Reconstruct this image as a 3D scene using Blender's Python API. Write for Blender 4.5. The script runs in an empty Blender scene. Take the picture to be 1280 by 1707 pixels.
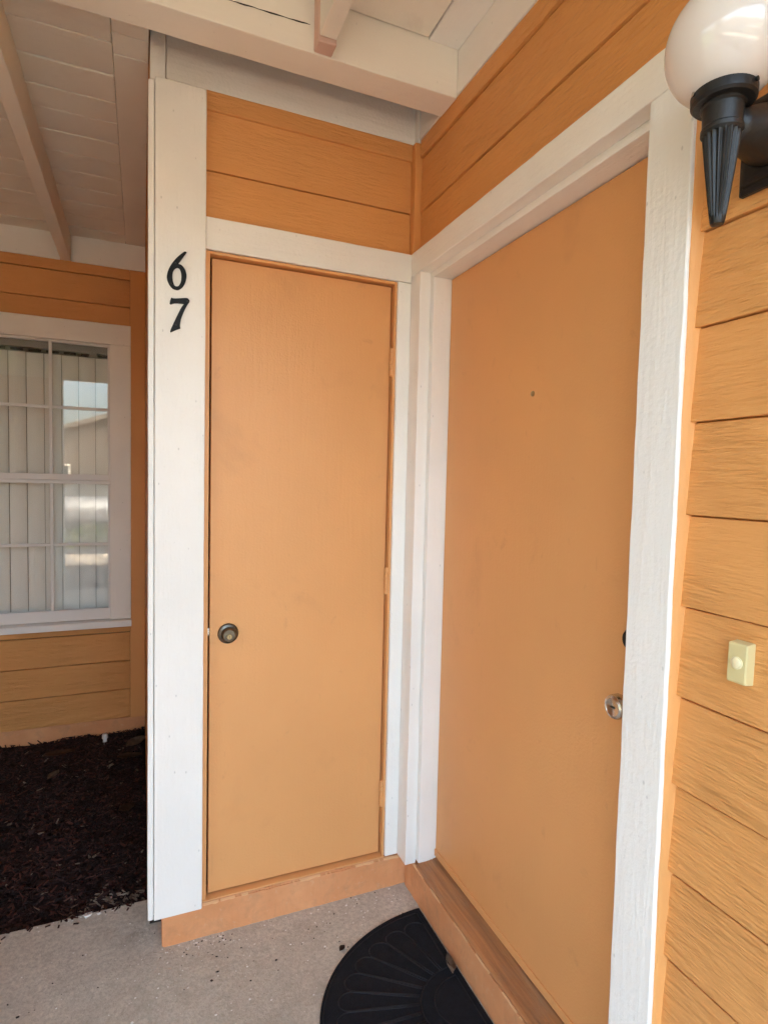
import bpy, bmesh, math, random
import numpy as np
from mathutils import Vector, Matrix, noise as mnoise

random.seed(7)
rng = np.random.default_rng(11)
scene = bpy.context.scene
COL = scene.collection

# ------------------------------------------------------------------ camera
def make_camera():
    yaw, pitch, roll = 0.3972, -0.0541, 0.0230
    cy, sy = math.cos(yaw), math.sin(yaw)
    fwd = Vector((sy*math.cos(pitch), cy*math.cos(pitch), math.sin(pitch)))
    right = Vector((cy, -sy, 0)); up = right.cross(fwd)
    r = right*math.cos(roll) + up*math.sin(roll)
    u = -right*math.sin(roll) + up*math.cos(roll)
    cd = bpy.data.cameras.new('camera')
    cd.sensor_fit = 'HORIZONTAL'; cd.sensor_width = 36.0
    cd.lens = 965.54/1280*36.0
    cd.clip_start = 0.02; cd.clip_end = 2000
    ob = bpy.data.objects.new('camera', cd); COL.objects.link(ob)
    m = Matrix.Identity(4)
    for i in range(3):
        m[i][0] = r[i]; m[i][1] = u[i]; m[i][2] = -fwd[i]
    m[0][3], m[1][3], m[2][3] = -0.8863, -1.916, 1.5268
    ob.matrix_world = m
    scene.camera = ob
make_camera()

# ------------------------------------------------------------------ sky, sun, exposure
SUN_EL, SUN_AZ = math.radians(38), math.radians(24)      # azimuth from +Y towards +X: behind the house
w = bpy.data.worlds.new('World'); scene.world = w; w.use_nodes = True
nt = w.node_tree
sky = nt.nodes.new('ShaderNodeTexSky'); sky.sky_type = 'NISHITA'; sky.sun_disc = False
sky.sun_elevation = SUN_EL; sky.sun_rotation = SUN_AZ
sky.air_density = 0.8; sky.ozone_density = 0.4; sky.dust_density = 6.0
bg = nt.nodes['Background']; bg.inputs['Strength'].default_value = 0.15
wb = nt.nodes.new('ShaderNodeMix'); wb.data_type = 'RGBA'; wb.blend_type = 'MULTIPLY'
wb.inputs[0].default_value = 1.0; wb.inputs[7].default_value = (1.0, 0.98, 0.845, 1)     # one even, slightly warm balance
nt.links.new(sky.outputs[0], wb.inputs[6]); nt.links.new(wb.outputs[2], bg.inputs[0])
sd = bpy.data.lights.new('sun', 'SUN'); sd.energy = 2.0; sd.angle = math.radians(0.5); sd.color = (1.0, 0.93, 0.82)
so = bpy.data.objects.new('sun', sd); COL.objects.link(so)
sv = Vector((math.sin(SUN_AZ)*math.cos(SUN_EL), math.cos(SUN_AZ)*math.cos(SUN_EL), math.sin(SUN_EL)))
so.rotation_euler = (-sv).to_track_quat('-Z', 'Y').to_euler(); so.location = (4, 8, 12)
scene.view_settings.view_transform = 'Standard'; scene.view_settings.look = 'None'
scene.view_settings.gamma = 1.0; scene.view_settings.use_curve_mapping = False
scene.view_settings.exposure = 4.22
scene.render.engine = 'CYCLES'
scene.cycles.max_bounces = 9; scene.cycles.diffuse_bounces = 6
scene.cycles.transparent_max_bounces = 12
scene.cycles.use_denoising = True; scene.cycles.denoising_prefilter = 'NONE'
scene.cycles.use_adaptive_sampling = True; scene.cycles.adaptive_threshold = 0.02
scene.cycles.sample_clamp_indirect = 4.0

# ------------------------------------------------------------------ materials
def new_mat(name):
    m = bpy.data.materials.new(name); m.use_nodes = True
    return m, m.node_tree, m.node_tree.nodes['Principled BSDF']
def N(nt, t, **kw):
    n = nt.nodes.new(t)
    for k, v in kw.items(): setattr(n, k, v)
    return n
def coords(nt, scale=(1, 1, 1), rand=True):
    tc = N(nt, 'ShaderNodeTexCoord'); mp = N(nt, 'ShaderNodeMapping')
    mp.inputs['Scale'].default_value = scale
    if rand:
        oi = N(nt, 'ShaderNodeObjectInfo')
        ml = N(nt, 'ShaderNodeMath', operation='MULTIPLY'); ml.inputs[1].default_value = 37.0
        nt.links.new(oi.outputs['Random'], ml.inputs[0])
        cb = N(nt, 'ShaderNodeCombineXYZ')
        for i in range(3): nt.links.new(ml.outputs[0], cb.inputs[i])
        nt.links.new(cb.outputs[0], mp.inputs['Location'])
    nt.links.new(tc.outputs['Object'], mp.inputs['Vector'])
    return mp.outputs[0]
def noise(nt, vec, scale, detail=4, rough=0.55, dist=0.0):
    n = N(nt, 'ShaderNodeTexNoise'); n.inputs['Scale'].default_value = scale
    n.inputs['Detail'].default_value = detail; n.inputs['Roughness'].default_value = rough
    n.inputs['Distortion'].default_value = dist
    nt.links.new(vec, n.inputs['Vector']); return n.outputs['Fac']
def ramp(nt, fac, stops):
    r = N(nt, 'ShaderNodeValToRGB')
    el = r.color_ramp.elements
    while len(el) < len(stops): el.new(0.5)
    for e, (p, c) in zip(el, stops):
        e.position = p; e.color = (*c, 1) if len(c) == 3 else c
    nt.links.new(fac, r.inputs[0]); return r.outputs[0]
def mix(nt, fac, a, b, mode='MIX'):
    m = N(nt, 'ShaderNodeMix', data_type='RGBA', blend_type=mode)
    for sock, v in ((m.inputs[0], fac), (m.inputs[6], a), (m.inputs[7], b)):
        if isinstance(v, (int, float)): sock.default_value = v
        elif isinstance(v, tuple): sock.default_value = (*v, 1)
        else: nt.links.new(v, sock)
    return m.outputs[2]
def bump(nt, h, strength, dist, prev=None):
    b = N(nt, 'ShaderNodeBump'); b.inputs['Strength'].default_value = strength; b.inputs['Distance'].default_value = dist
    nt.links.new(h, b.inputs['Height'])
    if prev is not None: nt.links.new(prev, b.inputs['Normal'])
    return b.outputs[0]
def add(nt, a, b, op='ADD'):
    m = N(nt, 'ShaderNodeMath', operation=op)
    for s, v in ((m.inputs[0], a), (m.inputs[1], b)):
        if isinstance(v, (int, float)): s.default_value = v
        else: nt.links.new(v, s)
    return m.outputs[0]

def paint(name, col, rough=0.55, grain_axis=None, grain=0.0, smudge=0.0, smudge_col=None, var=0.06, fine=0.25, specks=0.0, gdist=0.006, fscale=160, emboss=False, grime=0.0):
    m, nt, p = new_mat(name)
    vec = coords(nt)
    big = noise(nt, vec, 2.3, 3)
    lo = tuple(c*(1-var) for c in col); hi = tuple(min(1, c*(1+var)) for c in col)
    c = ramp(nt, big, [(0.3, lo), (0.7, hi)])
    if smudge > 0:
        sm = noise(nt, coords(nt, (1, 1, 0.8)), 4.2, 5, 0.6, 0.4)
        f = ramp(nt, sm, [(0.60, (0, 0, 0)), (0.78, (smudge,)*3)])
        c = mix(nt, f, c, smudge_col)
    if specks > 0:
        v = N(nt, 'ShaderNodeTexVoronoi'); v.inputs['Scale'].default_value = 26
        nt.links.new(coords(nt, (1, 1, 0.55)), v.inputs['Vector'])
        f = ramp(nt, v.outputs['Distance'], [(0.035, (specks,)*3), (0.075, (0, 0, 0))])
        c = mix(nt, f, c, tuple(x*0.42 for x in col))
    if grime > 0:
        g1 = noise(nt, coords(nt, (1, 1, 0.7)), 17, 5, 0.68, 0.5)
        c = mix(nt, ramp(nt, g1, [(0.63, (0, 0, 0)), (0.72, (grime,)*3)]), c, smudge_col)
        g3 = noise(nt, coords(nt, (46, 46, 5)), 1.0, 2, 0.5, 1.2)
        c = mix(nt, ramp(nt, g3, [(0.735, (0, 0, 0)), (0.76, (grime*0.8,)*3)]), c, smudge_col)
    nt.links.new(c, p.inputs['Base Color'])
    p.inputs['Roughness'].default_value = rough
    n1 = bump(nt, noise(nt, vec, fscale, 3, 0.6), fine, 0.0012*160/fscale)
    if grain_axis is not None and emboss:
        # factory-embossed lap board: fine raised grain lines, swirled in places
        wv = N(nt, 'ShaderNodeTexWave', wave_type='BANDS', bands_direction='Z', wave_profile='SAW')
        ax = [1.0, 1.0, 1.0]; ax[grain_axis] = 0.16
        nt.links.new(coords(nt, tuple(ax)), wv.inputs['Vector'])
        wv.inputs['Scale'].default_value = 21.0; wv.inputs['Distortion'].default_value = 10.0
        wv.inputs['Detail'].default_value = 3.0; wv.inputs['Detail Scale'].default_value = 2.2; wv.inputs['Detail Roughness'].default_value = 0.6
        s2 = [210.0, 210.0, 210.0]; s2[grain_axis] = 22.0
        g2 = noise(nt, coords(nt, tuple(s2)), 1.0, 3, 0.6, 0.4)
        hh = add(nt, wv.outputs['Fac'], add(nt, g2, 0.9, 'MULTIPLY'))
        patch = ramp(nt, noise(nt, vec, 4.0, 3), [(0.34, (0.35,)*3), (0.60, (1, 1, 1))])
        hh = add(nt, hh, patch, 'MULTIPLY')
        n1 = bump(nt, hh, grain, gdist, n1)
    elif grain_axis is not None:
        s = [42.0, 42.0, 42.0]; s[grain_axis] = 3.2
        g = noise(nt, coords(nt, tuple(s)), 1.0, 5, 0.62, 0.9)
        n1 = bump(nt, g, grain, gdist, n1)
    nt.links.new(n1, p.inputs['Normal'])
    return m

ORANGE = (0.705, 0.324, 0.098)
WHITE = (0.86, 0.835, 0.775)
MAT = {}
MAT['siding_x'] = paint('orange_siding_x', ORANGE, 0.55, 0, 0.9, 0, None, 0.05, 0.3, 0, 0.0035, 120, True)
MAT['siding_y'] = paint('orange_siding_y', ORANGE, 0.5, 1, 1.0, 0, None, 0.05, 0.3, 0, 0.0042, 120, True)
MAT['orange_z'] = paint('orange_trim_z', ORANGE, 0.6, 2, 0.25)
MAT['orange_door'] = paint('orange_door_paint', (0.715, 0.352, 0.130), 0.45, 2, 0.25, 0.20, (0.34, 0.155, 0.065), 0.035, 0.5, 0, 0.003, 140, False, 0.15)
MAT['white_x'] = paint('white_trim_x', WHITE, 0.5, 0, 0.35, 0.10, (0.50, 0.44, 0.37), 0.04, 0.7, 0.25, 0.006, 95)
MAT['white_y'] = paint('white_trim_y', WHITE, 0.5, 1, 0.35, 0.10, (0.50, 0.44, 0.37), 0.04, 0.7, 0.25, 0.006, 95)
MAT['white_z'] = paint('white_trim_z', WHITE, 0.5, 2, 0.35, 0.10, (0.50, 0.44, 0.37), 0.04, 0.65, 0.4, 0.006, 95)
MAT['white_sash'] = paint('white_sash', (0.76, 0.74, 0.71), 0.45, None, 0, 0, None, 0.03, 0.15)
MAT['ceiling'] = paint('cream_ceiling_boards', (0.82, 0.775, 0.67), 0.6, 0, 0.3, 0.25, (0.45, 0.36, 0.28), 0.05, 0.25, 0.15)
MAT['beam'] = paint('cream_beam', (0.83, 0.78, 0.68), 0.55, 0, 0.25, 0.12, (0.5, 0.4, 0.3), 0.04, 0.3, 0.2)
MAT['pink_filler'] = paint('pinkish_bare_filler', (0.66, 0.45, 0.36), 0.7)

def worn_orange(name):
    m, nt, p = new_mat(name)
    vec = coords(nt, (1, 1, 1), False)
    c = ramp(nt, noise(nt, vec, 7, 5), [(0.3, (0.62, 0.26, 0.10)), (0.7, (0.72, 0.34, 0.15))])
    f = ramp(nt, noise(nt, vec, 38, 5, 0.65), [(0.62, (0, 0, 0)), (0.66, (0.25,)*3)])
    c = mix(nt, f, c, (0.70, 0.47, 0.30))
    f2 = ramp(nt, noise(nt, vec, 14, 6, 0.7, 0.5), [(0.50, (0, 0, 0)), (0.74, (0.34,)*3)])
    c = mix(nt, f2, c, (0.26, 0.15, 0.08))
    nt.links.new(c, p.inputs['Base Color']); p.inputs['Roughness'].default_value = 0.65
    nt.links.new(bump(nt, noise(nt, vec, 45, 6, 0.65), 0.5, 0.004), p.inputs['Normal'])
    return m
MAT['curb'] = worn_orange('worn_orange_masonry')

def wood_sill(name):
    m, nt, p = new_mat(name)
    v = coords(nt, (60, 2.5, 60), False)
    c = ramp(nt, noise(nt, v, 1.0, 5, 0.6, 0.4), [(0.28, (0.24, 0.105, 0.045)), (0.6, (0.46, 0.20, 0.075)), (0.8, (0.58, 0.28, 0.11))])
    v2 = coords(nt, (1, 1, 1), False)
    f = ramp(nt, noise(nt, v2, 5, 5, 0.6, 0.5), [(0.5, (0, 0, 0)), (0.72, (0.45,)*3)])
    c = mix(nt, f, c, (0.30, 0.22, 0.15))
    nt.links.new(c, p.inputs['Base Color']); p.inputs['Roughness'].default_value = 0.5
    nt.links.new(bump(nt, noise(nt, v, 1.0, 4), 0.4, 0.002), p.inputs['Normal'])
    return m
MAT['sill'] = wood_sill('worn_wood_sill')

def concrete(name, a, b, stain, speck):
    m, nt, p = new_mat(name)
    v = coords(nt, (1, 1, 1), False)
    c = ramp(nt, noise(nt, v, 3.2, 6, 0.62), [(0.3, a), (0.7, b)])
    c = mix(nt, ramp(nt, noise(nt, v, 70, 4, 0.7), [(0.38, (0.5,)*3), (0.62, (0, 0, 0))]), c, tuple(x*0.5 for x in a))
    c = mix(nt, ramp(nt, noise(nt, v, 22, 5, 0.65, 0.3), [(0.52, (0, 0, 0)), (0.68, (0.4,)*3)]), c, tuple(x*0.62 for x in a))
    c = mix(nt, ramp(nt, noise(nt, v, 6.5, 5, 0.6, 0.6), [(0.54, (0, 0, 0)), (0.72, (0.6,)*3)]), c, stain)
    c = mix(nt, ramp(nt, noise(nt, v, 2.1, 6, 0.65, 0.8), [(0.40, (0.34,)*3), (0.58, (0, 0, 0))]), c, stain)
    vo = N(nt, 'ShaderNodeTexVoronoi'); vo.inputs['Scale'].default_value = 34; nt.links.new(v, vo.inputs['Vector'])
    c = mix(nt, ramp(nt, vo.outputs['Distance'], [(0.045, (0.8,)*3), (0.08, (0, 0, 0))]), c, speck)
    nt.links.new(c, p.inputs['Base Color']); p.inputs['Roughness'].default_value = 0.85
    h = add(nt, noise(nt, v, 110, 5, 0.7), add(nt, noise(nt, v, 12, 4), 1.5, 'MULTIPLY'))
    nt.links.new(bump(nt, h, 0.8, 0.005), p.inputs['Normal'])
    return m
MAT['concrete'] = concrete('porch_concrete', (0.58, 0.52, 0.42), (0.70, 0.63, 0.515), (0.37, 0.315, 0.245), (0.78, 0.72, 0.62))
MAT['asphalt'] = concrete('asphalt', (0.045, 0.045, 0.047), (0.065, 0.064, 0.063), (0.035, 0.035, 0.036), (0.12, 0.12, 0.11))
MAT['pale_concrete'] = concrete('sunlit_walk_concrete', (0.44, 0.37, 0.29), (0.54, 0.46, 0.37), (0.33, 0.27, 0.21), (0.52, 0.45, 0.38))

def plain(name, col, rough=0.5, metal=0.0, bumpscale=None, bstr=0.2, spec=0.5, var=None):
    m, nt, p = new_mat(name)
    p.inputs['Base Color'].default_value = (*col, 1); p.inputs['Roughness'].default_value = rough; p.inputs['Metallic'].default_value = metal
    p.inputs['Specular IOR Level'].default_value = spec
    v = coords(nt)
    if var is not None:
        c = ramp(nt, noise(nt, v, var[0], 5, 0.6), [(0.3, col), (0.7, var[1])]); nt.links.new(c, p.inputs['Base Color'])
    if bumpscale:
        nt.links.new(bump(nt, noise(nt, v, bumpscale, 4, 0.6), bstr, 0.002), p.inputs['Normal'])
    return m
MAT['black_iron'] = plain('weathered_black_metal', (0.005, 0.005, 0.0055), 0.4, 0.0, 140, 0.3, 0.4, (22, (0.022, 0.020, 0.018)))
MAT['mat_black'] = plain('black_door_mat', (0.0045, 0.0052, 0.0075), 0.9, 0, 420, 0.9, 0.25, (60, (0.009, 0.010, 0.014)))
MAT['mat_ridge'] = plain('black_mat_rubber_ridge', (0.006, 0.0068, 0.0095), 0.6, 0, 200, 0.3, 0.35)
MAT['numeral'] = plain('black_numeral', (0.003, 0.003, 0.0035), 0.45, 0, 120, 0.15, 0.25)
MAT['ivory'] = plain('ivory_plastic', (0.66, 0.56, 0.27), 0.35, 0, 60, 0.08, 0.5, (18, (0.66, 0.56, 0.29)))
MAT['ivory_btn'] = plain('ivory_button', (0.78, 0.69, 0.42), 0.25)
MAT['bronze'] = plain('aged_bronze', (0.17, 0.15, 0.12), 0.33, 0.95, 90, 0.3, 0.5, (40, (0.075, 0.065, 0.05)))
MAT['brass'] = plain('dull_brass', (0.45, 0.36, 0.20), 0.32, 0.95)
MAT['nickel'] = plain('brushed_nickel', (0.62, 0.60, 0.57), 0.25, 1.0, 120, 0.15)
MAT['black_lock'] = plain('black_deadbolt', (0.02, 0.018, 0.016), 0.4, 0.5)
MAT['dark_void'] = plain('painted_dark_interior', (0.03, 0.022, 0.016), 0.9)  # near-black colour stands in for the shade of unlit voids behind gaps
MAT['room'] = plain('room_paint', (0.38, 0.34, 0.29), 0.9)
MAT['blind'] = plain('off_white_blind', (0.78, 0.75, 0.70), 0.5, 0, 30, 0.05)
MAT['headrail'] = plain('blind_headrail', (0.30, 0.26, 0.22), 0.5)
MAT['roof_dark'] = plain('roof_shingle', (0.10, 0.085, 0.075), 0.9, 0, 40, 0.5)
MAT['soil'] = plain('dark_soil', (0.012, 0.007, 0.005), 1.0, 0, 60, 0.8, 0.2)
MAT['white_plastic'] = plain('white_plastic', (0.72, 0.70, 0.66), 0.4)
MAT['leaf_tan'] = plain('dry_leaf_tan', (0.22, 0.13, 0.08), 0.75, 0, 60, 0.5, 0.3, (50, (0.12, 0.07, 0.04)))
MAT['leaf_brown'] = plain('dry_leaf_brown', (0.10, 0.045, 0.022), 0.75, 0, 60, 0.5, 0.3, (50, (0.06, 0.028, 0.014)))
MAT['leaf_pale'] = plain('pale_dry_leaf', (0.42, 0.29, 0.20), 0.75, 0, 60, 0.5, 0.3, (50, (0.26, 0.16, 0.10)))
MAT['flake'] = plain('white_paint_flake', (0.78, 0.76, 0.72), 0.6)
MAT['debris_dark'] = plain('dark_debris', (0.03, 0.02, 0.015), 0.8)
MAT['grass'] = plain('lawn', (0.05, 0.085, 0.025), 0.95, 0, 30, 0.8, 0.2, (6, (0.09, 0.11, 0.04)))
MAT['hedge'] = plain('hedge_leaf', (0.045, 0.08, 0.025), 0.6, 0, None, 0, 0.4, (3, (0.09, 0.12, 0.04)))
MAT['car_paint'] = plain('silver_car_paint', (0.16, 0.17, 0.19), 0.45, 0.2)
MAT['car_glass'] = plain('dark_car_glass', (0.02, 0.025, 0.03), 0.05)
MAT['tyre'] = plain('tyre_rubber', (0.02, 0.02, 0.02), 0.8)
MAT['house_wall'] = plain('far_house_wall', (0.55, 0.27, 0.11), 0.8)
MAT['house_trim'] = plain('far_house_trim', (0.30, 0.28, 0.26), 0.6)
MAT['far_wall'] = plain('far_house_tan', (0.055, 0.04, 0.03), 0.8)

def globe_mat():
    m, nt, p = new_mat('milky_acrylic_globe')
    out = nt.nodes['Material Output']
    p.inputs['Base Color'].default_value = (0.90, 0.86, 0.81, 1); p.inputs['Roughness'].default_value = 0.35
    p.inputs['Coat Weight'].default_value = 1.0; p.inputs['Coat Roughness'].default_value = 0.02; p.inputs['Coat IOR'].default_value = 1.7
    tr = N(nt, 'ShaderNodeBsdfTranslucent'); tr.inputs[0].default_value = (0.95, 0.90, 0.85, 1)
    mx = N(nt, 'ShaderNodeMixShader'); mx.inputs[0].default_value = 0.38
    nt.links.new(p.outputs[0], mx.inputs[1]); nt.links.new(tr.outputs[0], mx.inputs[2])
    nt.links.new(mx.outputs[0], out.inputs['Surface'])
    return m
MAT['globe'] = globe_mat()
def glass_mat():
    m, nt, p = new_mat('window_glass')
    out = nt.nodes['Material Output']; nt.nodes.remove(p)
    t = N(nt, 'ShaderNodeBsdfTransparent'); t.inputs[0].default_value = (0.975, 0.98, 0.975, 1)
    g = N(nt, 'ShaderNodeBsdfGlossy'); g.inputs['Roughness'].default_value = 0.0; g.inputs[0].default_value = (1, 1, 1, 1)
    f = N(nt, 'ShaderNodeFresnel'); f.inputs[0].default_value = 1.45
    mx = N(nt, 'ShaderNodeMixShader')
    nt.links.new(f.outputs[0], mx.inputs[0]); nt.links.new(t.outputs[0], mx.inputs[1]); nt.links.new(g.outputs[0], mx.inputs[2])
    nt.links.new(mx.outputs[0], out.inputs['Surface'])
    return m
MAT['glass'] = glass_mat()
def mulch_mat():
    m, nt, p = new_mat('dark_red_mulch')
    at = N(nt, 'ShaderNodeAttribute', attribute_name='chip')
    c = ramp(nt, at.outputs['Fac'], [(0.0, (0.012, 0.005, 0.004)), (0.55, (0.034, 0.012, 0.009)), (0.9, (0.085, 0.031, 0.022)), (0.975, (0.13, 0.08, 0.055)), (1.0, (0.26, 0.20, 0.15))])
    nt.links.new(c, p.inputs['Base Color']); p.inputs['Roughness'].default_value = 0.75; p.inputs['Specular IOR Level'].default_value = 0.3
    return m
MAT['mulch'] = mulch_mat()

# ------------------------------------------------------------------ object helpers
LOC = {}
def thing(name, label, cat, loc=(0, 0, 0), group=None, kind=None):
    o = bpy.data.objects.new(name, None); COL.objects.link(o)
    o.empty_display_size = 0.1; o.location = loc; LOC[o.name] = Vector(loc)
    tag(o, label, cat, group, kind); return o
def tag(o, label, cat=None, group=None, kind=None):
    o['label'] = label
    if cat: o['category'] = cat
    if group: o['group'] = group
    if kind: o['kind'] = kind
def link_mesh(name, me, loc, mat, parent=None, rot=None, smooth=False):
    o = bpy.data.objects.new(name, me); COL.objects.link(o)
    if mat is not None and not me.materials: me.materials.append(MAT[mat] if isinstance(mat, str) else mat)
    loc = Vector(loc); LOC[o.name] = loc
    o.location = loc
    if rot: o.rotation_euler = rot
    if parent is not None:
        o.parent = parent; o.location = loc - LOC[parent.name]
    if smooth:
        for p in me.polygons: p.use_smooth = True
    return o
def from_bm(name, bm, mat, parent=None, smooth=False, center=True, rot=None):
    bmesh.ops.recalc_face_normals(bm, faces=bm.faces)
    c = Vector((0, 0, 0))
    if center and bm.verts:
        lo = Vector([min(v.co[i] for v in bm.verts) for i in range(3)]); hi = Vector([max(v.co[i] for v in bm.verts) for i in range(3)])
        c = (lo+hi)/2
        for v in bm.verts: v.co -= c
    me = bpy.data.meshes.new(name); bm.to_mesh(me); bm.free()
    return link_mesh(name, me, c, mat, parent, rot, smooth)
def bm_box(bm, x0, x1, y0, y1, z0, z1):
    vs = [bm.verts.new((x, y, z)) for x in (x0, x1) for y in (y0, y1) for z in (z0, z1)]
    for f in ((0, 1, 3, 2), (4, 6, 7, 5), (0, 4, 5, 1), (2, 3, 7, 6), (0, 2, 6, 4), (1, 5, 7, 3)):
        bm.faces.new([vs[i] for i in f])
    return vs
def box(name, x0, x1, y0, y1, z0, z1, mat, parent=None, bev=0.002, wob=0.0, axis=None, seg=24, rot=None):
    """A board; with wob its long edges waver by a millimetre or so, as hand-painted timber does."""
    bm = bmesh.new(); bm_box(bm, min(x0, x1), max(x0, x1), min(y0, y1), max(y0, y1), min(z0, z1), max(z0, z1))
    if bev: bmesh.ops.bevel(bm, geom=bm.edges[:], offset=bev, segments=2, affect='EDGES', profile=0.5)
    if wob and axis is not None:
        d = Vector((0, 0, 0)); d[axis] = 1
        lo = min(v.co[axis] for v in bm.verts); hi = max(v.co[axis] for v in bm.verts)
        for k in range(1, seg):
            q = Vector((0, 0, 0)); q[axis] = lo + (hi-lo)*k/seg
            bmesh.ops.bisect_plane(bm, geom=bm.verts[:]+bm.edges[:]+bm.faces[:], plane_co=q, plane_no=d)
        s = random.random()*50
        for v in bm.verts:
            p = Vector(v.co)*1.0; t = p[axis]
            side = [0.0, 0.0, 0.0]
            for i in range(3):
                if i != axis:
                    f = 9.0
                    side[i] = wob*(mnoise.noise(Vector((t*f+s, p[i]*40+i*7, 3.1*i))) + 0.5*mnoise.noise(Vector((t*31+s, p[i]*40, 9.7+i))))
            v.co += Vector(side)
    return from_bm(name, bm, mat, parent, rot=rot)
def prism(name, pts, axis, a0, a1, mat, parent=None, bev=0.0, smooth=False):
    """pts: polygon in the two other axes (in x,y,z order), extruded along axis from a0 to a1."""
    bm = bmesh.new(); oth = [i for i in range(3) if i != axis]
    def mk(a):
        out = []
        for p in pts:
            c = [0, 0, 0]; c[axis] = a; c[oth[0]] = p[0]; c[oth[1]] = p[1]; out.append(bm.verts.new(c))
        return out
    A, B = mk(a0), mk(a1); n = len(pts)
    bm.faces.new(A); bm.faces.new(B[::-1])
    for i in range(n): bm.faces.new((A[i], B[i], B[(i+1) % n], A[(i+1) % n]))
    if bev: bmesh.ops.bevel(bm, geom=bm.edges[:], offset=bev, segments=2, affect='EDGES', profile=0.5)
    return from_bm(name, bm, mat, parent, smooth)
def lathe_bm(prof, n=32, flute=None):
    """prof: (radius, height) about the local z axis."""
    bm = bmesh.new(); rings = []
    for r, h in prof:
        ring = []
        for k in range(n):
            a = 2*math.pi*k/n; rr = r
            if flute and flute[1] <= h <= flute[2]: rr = r*(1-flute[3]*(0.5+0.5*math.cos(a*flute[0])))
            ring.append(bm.verts.new((rr*math.cos(a), rr*math.sin(a), h)))
        rings.append(ring)
    for i in range(len(rings)-1):
        for k in range(n):
            bm.faces.new((rings[i][k], rings[i][(k+1) % n], rings[i+1][(k+1) % n], rings[i+1][k]))
    bm.faces.new(rings[0][::-1]); bm.faces.new(rings[-1])
    return bm
def lathe(name, prof, loc, mat, parent=None, n=32, axis=None, flute=None, smooth=True):
    bm = lathe_bm(prof, n, flute)
    if axis is not None:
        q = Vector((0, 0, 1)).rotation_difference(Vector(axis)).to_matrix().to_4x4()
        bmesh.ops.transform(bm, matrix=q, verts=bm.verts)
    bmesh.ops.recalc_face_normals(bm, faces=bm.faces)
    me = bpy.data.meshes.new(name); bm.to_mesh(me); bm.free()
    o = link_mesh(name, me, loc, mat, parent)
    if smooth:
        for p in me.polygons: p.use_smooth = len(p.vertices) == 4
        me.set_sharp_from_angle(angle=math.radians(38))
    return o
def tube_bm(bm, pts, rad, n=6):
    pts = [Vector(p) for p in pts]; rings = []
    for i, p in enumerate(pts):
        t = (pts[min(i+1, len(pts)-1)] - pts[max(i-1, 0)]).normalized()
        a = t.cross(Vector((0, 0, 1)))
        if a.length < 1e-4: a = t.cross(Vector((0, 1, 0)))
        a.normalize(); b = t.cross(a)
        r = rad[i] if isinstance(rad, (list, tuple)) else rad
        rings.append([bm.verts.new(p + (a*math.cos(2*math.pi*k/n) + b*math.sin(2*math.pi*k/n))*r) for k in range(n)])
    for i in range(len(rings)-1):
        for k in range(n): bm.faces.new((rings[i][k], rings[i][(k+1) % n], rings[i+1][(k+1) % n], rings[i+1][k]))
    bm.faces.new(rings[0][::-1]); bm.faces.new(rings[-1])

# ================================================================== THE SETTING
def sheet(name, x0, x1, y0, y1, z0, z1, mat, label):
    bm = bmesh.new(); bm_box(bm, x0, x1, y0, y1, z0, z1)
    o = from_bm(name, bm, mat, center=False); o['kind'] = 'structure'; o['label'] = label; return o
sheet('ground', -500, 500, -500, 500, -0.6, -0.12, 'grass', 'green lawn ground stretching beyond the porch')
def porch_floor():
    bm = bmesh.new()
    bm_box(bm, -7.0, 0.30, -3.2, 0.262, -0.12, 0.0)
    bmesh.ops.bevel(bm, geom=[e for e in bm.edges if all(abs(v.co.z) < 1e-6 for v in e.verts)], offset=0.012, segments=3, affect='EDGES')
    o = from_bm('porch_floor', bm, 'concrete', center=False); o['kind'] = 'structure'; o['label'] = 'bare grey concrete porch slab with stains and specks'
porch_floor()
sheet('yard', -14, 12, -5.6, -3.215, -0.12, -0.02, 'asphalt', 'shaded asphalt strip in front of the porch slab')
sheet('path', -14, 12, -7.1, -5.615, -0.12, -0.015, 'pale_concrete', 'pale sunlit concrete walk along the porch')
sheet('driveway', -40, 40, -8.8, -7.115, -0.12, -0.06, 'asphalt', 'dark asphalt driveway between the walk and the hedge')
sheet('road', -60, 60, -24, -9.4, -0.12, -0.10, 'asphalt', 'grey asphalt car park across the lawn')

# ------------------------------------------------------------------ unseen roof deck and solid cores added to block light
CL = -0.8655            # outer face of the closet's side wall
YB = 1.6797            # siding plane of the recessed window wall
CORE = thing('shade_roof', 'unseen dark flat roof deck and solid cores added to block light above and behind the porch', 'roof', (0, 2, 2.98))
box('roof_deck', -5.5, 6.0, -2.30, 7.0, 2.985, 3.07, 'roof_dark', CORE, 0)  # out of view; its reach is set to shade the porch
box('light_block_core', 0.245, 5.9, -2.20, 6.9, -0.1, 2.98, 'dark_void', CORE, 0)  # solid mass added out of view to stop sun leaking at the corner
box('light_block_core', -0.70, 0.24, 0.150, 6.9, -0.1, 2.98, 'dark_void', CORE, 0)

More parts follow.
